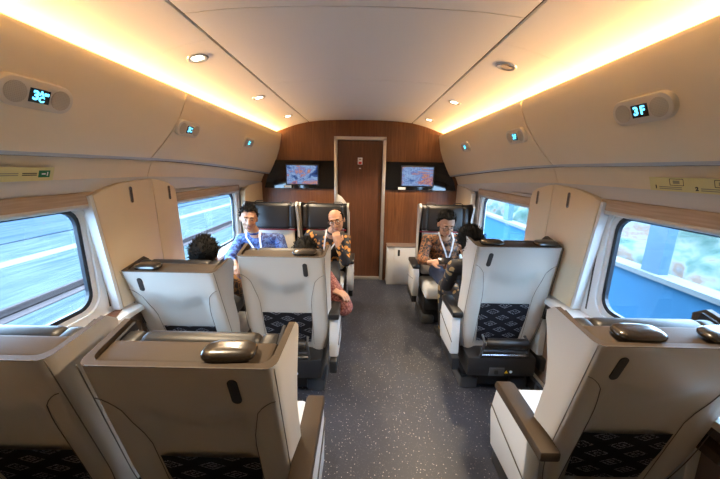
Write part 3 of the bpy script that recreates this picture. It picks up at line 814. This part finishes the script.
def person(name_label, group, root_loc, J, face_yaw, pitch, roll, shirt, trouser, hands, glasses=False, down=False, hair='full', sc=1.06, lanyard=False, fat=1.0):
    root = empty('person', root_loc); tag(root, name_label, 'person', group); O = Vector(root_loc)
    R = (Matrix.Rotation(face_yaw, 3, 'Z') @ Matrix.Rotation(roll, 3, 'Y') @ Matrix.Rotation(pitch, 3, 'X'))
    V = {k: Vector(v) for k, v in J.items()}
    hc = V['head']
    bm = bmesh.new(); p = head_parts(bm, hc, R, sc)
    add_cap(bm, V['neck'], hc+R @ Vector((0, -.02, -.05)), .056, .052)
    add_cap(bm, V['pelvis'], V['chest'], .10, .10); add_cap(bm, V['chest'], V['neck'], .09, .055)
    for s in 'lr':
        add_cap(bm, V['chest'], V['sh'+s], .05, .045); add_cap(bm, V['sh'+s], V['el'+s], .042, .036); add_cap(bm, V['el'+s], V['wr'+s], .036, .026)
        add_cap(bm, V['pelvis'], V['kn'+s], .075, .052); add_cap(bm, V['kn'+s], V['an'+s], .050, .035)
        h = hands[s]; hand(bm, V['wr'+s], h[0], h[1], h[2], h[3], sc)
    blob('body', bm, .0055, 'skin', root, 3, O)
    # shirt
    bm = bmesh.new()
    fw = Matrix.Rotation(face_yaw, 3, 'Z') @ Vector((0, 1, 0)); ax = (V['shr']-V['shl']).normalized()
    up = (V['chest']-V['pelvis']).normalized(); RR = Matrix((ax, up.cross(ax).normalized(), up)).transposed()
    for k in range(6):
        t = k/5; c = V['pelvis'].lerp(V['chest'], t); add_ball(bm, c, (.165+.012*t, .122, .085), RR)
    add_ball(bm, V['chest']+up*.07, (.16, .105, .07), RR)
    for s in 'lr':
        add_cap(bm, V['chest'].lerp(V['neck'], .45), V['sh'+s], .075, .066); add_cap(bm, V['sh'+s], V['el'+s], .064*fat, .054*fat)
        add_cap(bm, V['el'+s], V['el'+s].lerp(V['wr'+s], .82), .054*fat, .040)
    for k in range(12):   # collar ring
        a = 2*PI*k/12; b = 2*PI*(k+1)/12; cN = V['neck']+up*.01
        add_cap(bm, cN+RR @ Vector((.062*math.cos(a), .062*math.sin(a), -.012*math.sin(a))), cN+RR @ Vector((.062*math.cos(b), .062*math.sin(b), -.012*math.sin(b))), .013, .013, 8)
    blob('shirt', bm, .009, shirt, root, 5, O)
    bm = bmesh.new()
    for s in 'lr':
        hp = V['pelvis'].lerp(V['kn'+s], .12)+ax*(-.085 if s == 'l' else .085)
        add_cap(bm, hp, V['kn'+s], .092, .068); add_cap(bm, V['kn'+s], V['an'+s]+Vector((0, 0, .04)), .068, .052)
    add_ball(bm, V['pelvis']-up*.03, (.165, .12, .10), RR)
    blob('trousers', bm, .010, trouser, root, 5, O)
    for s in 'lr':
        bm = bmesh.new(); f = fw; a = V['an'+s]
        add_ball(bm, Vector((a.x, a.y, .050))+f*.06-Vector((0, 0, .005)), (.045, .13, .045), Matrix.Rotation(face_yaw, 3, 'Z')); add_cap(bm, Vector((a.x, a.y, .06)), a, .042, .045)
        blob('shoe', bm, .009, 'black', root, 2, O)
    if hair == 'full': hair_cap(root, hc, R, O, sc, .084)
    elif hair == 'thick': hair_cap(root, hc, R, O, sc*1.0, .055, True)
    else: hair_cap(root, hc, R, O, sc*.985, .100, False, True)
    face(root, p, R, O, sc, glasses, down)
    if lanyard:
        fr = up.cross(ax).normalized();
        if fr.dot(fw) < 0: fr = -fr
        b = bmesh.new(); L0 = V['neck']+up*.02; tip = V['chest']+fr*.140-up*.10
        for s in (-1, 1):
            pts = [L0+ax*s*.070+fr*.02+up*.01, L0+ax*s*.068+fr*.092-up*.045, (V['chest']+fr*.150-up*.00)+ax*s*.034+up*.02, tip]
            for q, w in zip(pts, pts[1:]):
                dd = (w-q); sd = dd.cross(fr).normalized()*.008; o2 = fr*.003
                vs = [b.verts.new(z_-O) for z_ in (q-sd, q+sd, w+sd, w-sd, q-sd+o2, q+sd+o2, w+sd+o2, w-sd+o2)]
                for ix in ((0, 1, 2, 3), (7, 6, 5, 4), (0, 4, 5, 1), (1, 5, 6, 2), (2, 6, 7, 3), (3, 7, 4, 0)): b.faces.new([vs[i] for i in ix])
        la = from_bm('lanyard', b, 'lany', root)
        if lanyard == 'badge':
            bb = bmesh.new(); add_box(bb, -.035, .035, -.002, .002, -.11, 0, .001, 1, Matrix.Translation(tip-O) @ RR.to_4x4()); from_bm('badge', bb, 'bluep', la)
    return root, p, R

GP = 'seated passengers'
# man on the far right looking down at a phone
person('person in a brown batik shirt with white lanyard looking down at a phone', GP, (.92, 3.25, 0),
       dict(pelvis=(.92, 3.30, .57), chest=(.895, 3.27, .83), neck=(.875, 3.215, .985), head=(.862, 3.14, 1.105), shl=(1.085, 3.28, .915), shr=(.71, 3.27, .915),
            ell=(1.14, 3.12, .70), elr=(.635, 3.15, .72), wrl=(.965, 2.985, .745), wrr=(.70, 2.985, .745), knl=(1.03, 2.80, .56), knr=(.84, 2.80, .56), anl=(1.03, 2.78, .10), anr=(.84, 2.78, .10)),
       PI+.05, -.38, 0, 'batik_brown', 'navy', dict(l=((-1, -.25, .12), (0, -.5, .9), -1, .75), r=((1, -.25, .12), (0, -.5, .9), 1, .75)), glasses=True, down=True, hair='full', lanyard='badge')
ph = box('phone', -.075, .075, -.038, .038, -.004, .004, 'phone', None, .003); ph.location = (.835, 2.95, .772); ph.rotation_euler = (.75, 0, .0)
tag(ph, 'black phone held sideways in the hands of the man in brown', 'phone')
# man in the black floral shirt, chin on hand
person('person in a black floral shirt and round glasses resting chin on a hand', GP, (-.40, 3.35, 0),
       dict(pelvis=(-.43, 3.40, .57), chest=(-.375, 3.33, .83), neck=(-.315, 3.26, .985), head=(-.268, 3.19, 1.115), shl=(-.185, 3.33, .895), shr=(-.56, 3.31, .93),
            ell=(-.165, 3.10, .70), elr=(-.63, 3.12, .72), wrl=(-.245, 3.06, .895), wrr=(-.48, 3.0, .66), knl=(-.27, 2.86, .57), knr=(-.50, 2.86, .56), anl=(-.27, 2.80, .10), anr=(-.50, 2.80, .10)),
       PI-.12, -.12, .22, 'batik_black', 'blackc', dict(l=((-.15, .08, 1), (.2, -1, 0), 1, .85), r=((.8, -.5, 0), (0, 0, 1), 1, .4)), glasses=True, hair='bald', lanyard=True)
# man in the blue shirt
person('person in a blue batik shirt with white lanyard leaning by the left window', GP, (-1.05, 3.30, 0),
       dict(pelvis=(-1.03, 3.32, .57), chest=(-1.09, 3.27, .82), neck=(-1.145, 3.22, .975), head=(-1.165, 3.14, 1.125), shl=(-.90, 3.28, .89), shr=(-1.30, 3.25, .885),
            ell=(-.80, 3.16, .68), elr=(-1.36, 3.02, .72), wrl=(-.92, 2.98, .66), wrr=(-1.22, 2.85, .74), knl=(-.95, 2.82, .56), knr=(-1.14, 2.78, .56), anl=(-.95, 2.78, .10), anr=(-1.14, 2.76, .10)),
       PI+.33, -.05, -.06, 'batik_blue', 'jeans', dict(l=((-1, -.3, -.1), (0, -.4, .9), -1, .5), r=((.35, -.8, -.5), (-.3, -.3, .9), 1, .6)), hair='full', lanyard=True)
# three passengers seen from behind
person('person with black hair behind the reclined seat by the left window', GP, (-1.14, 2.15, 0),
       dict(pelvis=(-1.14, 2.16, .57), chest=(-1.12, 2.09, .78), neck=(-1.10, 2.06, .90), head=(-1.09, 2.06, 1.035), shl=(-1.30, 2.10, .84), shr=(-.95, 2.10, .84),
            ell=(-1.38, 2.24, .68), elr=(-.87, 2.26, .68), wrl=(-1.24, 2.42, .64), wrr=(-.98, 2.42, .64), knl=(-1.24, 2.58, .56), knr=(-1.04, 2.58, .56), anl=(-1.24, 2.56, .10), anr=(-1.04, 2.56, .10)),
       .1, -.2, .1, 'batik_dark', 'blackc', dict(l=((.6, .7, -.1), (0, 0, 1), -1, .4), r=((-.6, .7, -.1), (0, 0, 1), 1, .4)), hair='thick')
person('person in black and gold batik behind the right middle seat', GP, (1.0, 2.30, 0),
       dict(pelvis=(1.0, 2.42, .57), chest=(.93, 2.36, .84), neck=(.85, 2.30, 1.0), head=(.80, 2.24, 1.115), shl=(.745, 2.36, .90), shr=(1.10, 2.36, .92),
            ell=(.735, 2.52, .68), elr=(1.2, 2.5, .70), wrl=(.80, 2.72, .62), wrr=(1.08, 2.70, .66), knl=(.80, 2.80, .57), knr=(1.1, 2.80, .56), anl=(.82, 2.80, .10), anr=(1.1, 2.82, .10)),
       .2, -.1, -.12, 'batik_gold', 'batik_gold', dict(l=((.5, .8, -.1), (0, 0, 1), -1, .4), r=((-.6, .7, -.1), (0, 0, 1), 1, .4)), hair='thick')
person('person in red batik sleeve leaning an elbow out into the aisle', GP, (-.45, 2.35, 0),
       dict(pelvis=(-.46, 2.40, .57), chest=(-.44, 2.30, .80), neck=(-.42, 2.22, .94), head=(-.41, 2.18, 1.01), shl=(-.60, 2.32, .85), shr=(-.33, 2.40, .80),
            ell=(-.60, 2.50, .66), elr=(-.135, 2.26, .59), wrl=(-.225, 2.29, .715), wrr=(-.27, 2.50, .62), knl=(-.56, 2.80, .56), knr=(-.36, 2.80, .56), anl=(-.56, 2.78, .10), anr=(-.36, 2.78, .10)),
       0, -.15, 0, 'batik_red', 'blackc', dict(l=((.85, -.45, -.12), (.2, -.1, .95), -1, .45), r=((-.8, .5, 0), (0, 0, 1), 1, .5)), hair='thick', fat=1.4)

# ------------------------------------------------------------ outside
def streak(c1, c2, sc=(1, .05, 1), k=6):
    return lambda nt: ramp(nt, tex(nt, 'Noise', mapped(nt, sc), k, Detail=3).outputs['Fac'], [(.35, c1), (.65, c2)])
def out_mat(name, c1, c2, **k): return node_mat(name, streak(c1, c2, **k), .9, spec=0)
M_['ballast'] = out_mat('ballast', (.030, .042, .045), (.060, .070, .070), sc=(1.6, .10, 1), k=7)
M_['conc'] = out_mat('concrete', (.15, .16, .17), (.20, .20, .20))
M_['railb'] = out_mat('rusty_bed', (.050, .038, .036), (.068, .052, .050))
M_['bluew'] = mat('blue_barrier', (.030, .088, .150), .9, spec=0, var=.1, vscale=1)
M_['cap'] = mat('barrier_cap', (.12, .125, .125), .8, spec=0)
M_['clearp'] = mat('blue_post', (.035, .075, .115), .5)
struct(box('ground', -60, 60, -30, 120, -1.32, -1.25, 'ballast'))
def long_thing(nm, label, cat_, x0, x1, z0, z1, m, y0=-20, y1=110):
    o = box(nm, x0, x1, y0, y1, z0, z1, m); tag(o, label, cat_); return o
long_thing('track_slab', 'brownish track bed strip running along outside the left windows', 'track bed', -7.15, -6.55, -1.25, -1.23, 'railb')
for x, w in ((-6.85, 'nearer'),):
    bm = bmesh.new(); add_box(bm, x-.06, x+.06, -20, 110, -1.25, -1.23); add_box(bm, x-.012, x+.012, -20, 110, -1.23, -1.13); add_box(bm, x-.035, x+.035, -20, 110, -1.13, -1.09)
    tag(from_bm('steel_rail', bm, 'railb'), 'brown steel rail of the neighbouring track outside the left windows', 'rail')
long_thing('cable_trough', 'pale concrete strip beyond the track outside the left windows', 'concrete strip', -10.7, -10.1, -1.25, -1.235, mat('pale_concrete', (.11, .11, .10), .9, spec=0))
long_thing('low_platform', 'grey blue low platform far outside the left windows', 'platform', -22, -13, -1.25, -1.2, out_mat('platform', (.026, .038, .052), (.044, .056, .070)))
bw = empty('noise_barrier', (3.6, 0, 0)); tag(bw, 'blue trackside wall with pale coping outside the right windows', 'barrier')
box('barrier_wall', 0, .15, -20, 110, -1.25, .38, 'bluew', bw); box('coping', -.05, .2, -20, 110, .38, .44, 'cap', bw)
for k in range(9):
    box('post', .02, .14, 3.75+4.05*(k-1)-.12, 3.75+4.05*(k-1)+.12, .44, 3.2, 'clearp', bw)
def foliage(nt):
    n = tex(nt, 'Noise', mapped(nt, (1, .6, 1.2)), 2.2, Detail=5)
    return ramp(nt, n.outputs['Fac'], [(.3, (.04, .068, .055)), (.45, (.07, .095, .08)), (.55, (.12, .125, .12)), (.63, (.115, .075, .055)), (.75, (.095, .105, .11))])
M_['leaf'] = node_mat('hedge', foliage, .9, spec=0)
bm = bmesh.new(); t = bmesh.new(); bmesh.ops.create_grid(t, x_segments=220, y_segments=10, size=1)
for v in t.verts:
    yy = -15+ (v.co.x+1)*55; a = (v.co.y+1)/2
    hgt = a*3.6-1.25; xx = 6.5+1.6*a+noise.noise(Vector((yy*.8, hgt*1.3, 0)))*.8
    v.co = Vector((xx, yy, hgt+noise.noise(Vector((yy, 3, 1)))*.3*a))
merge(bm, t); hd = from_bm('hedge', bm, 'leaf', None, True); tag(hd, 'green and rust coloured planting beyond the blue wall outside the right windows', 'planting', kind='stuff')
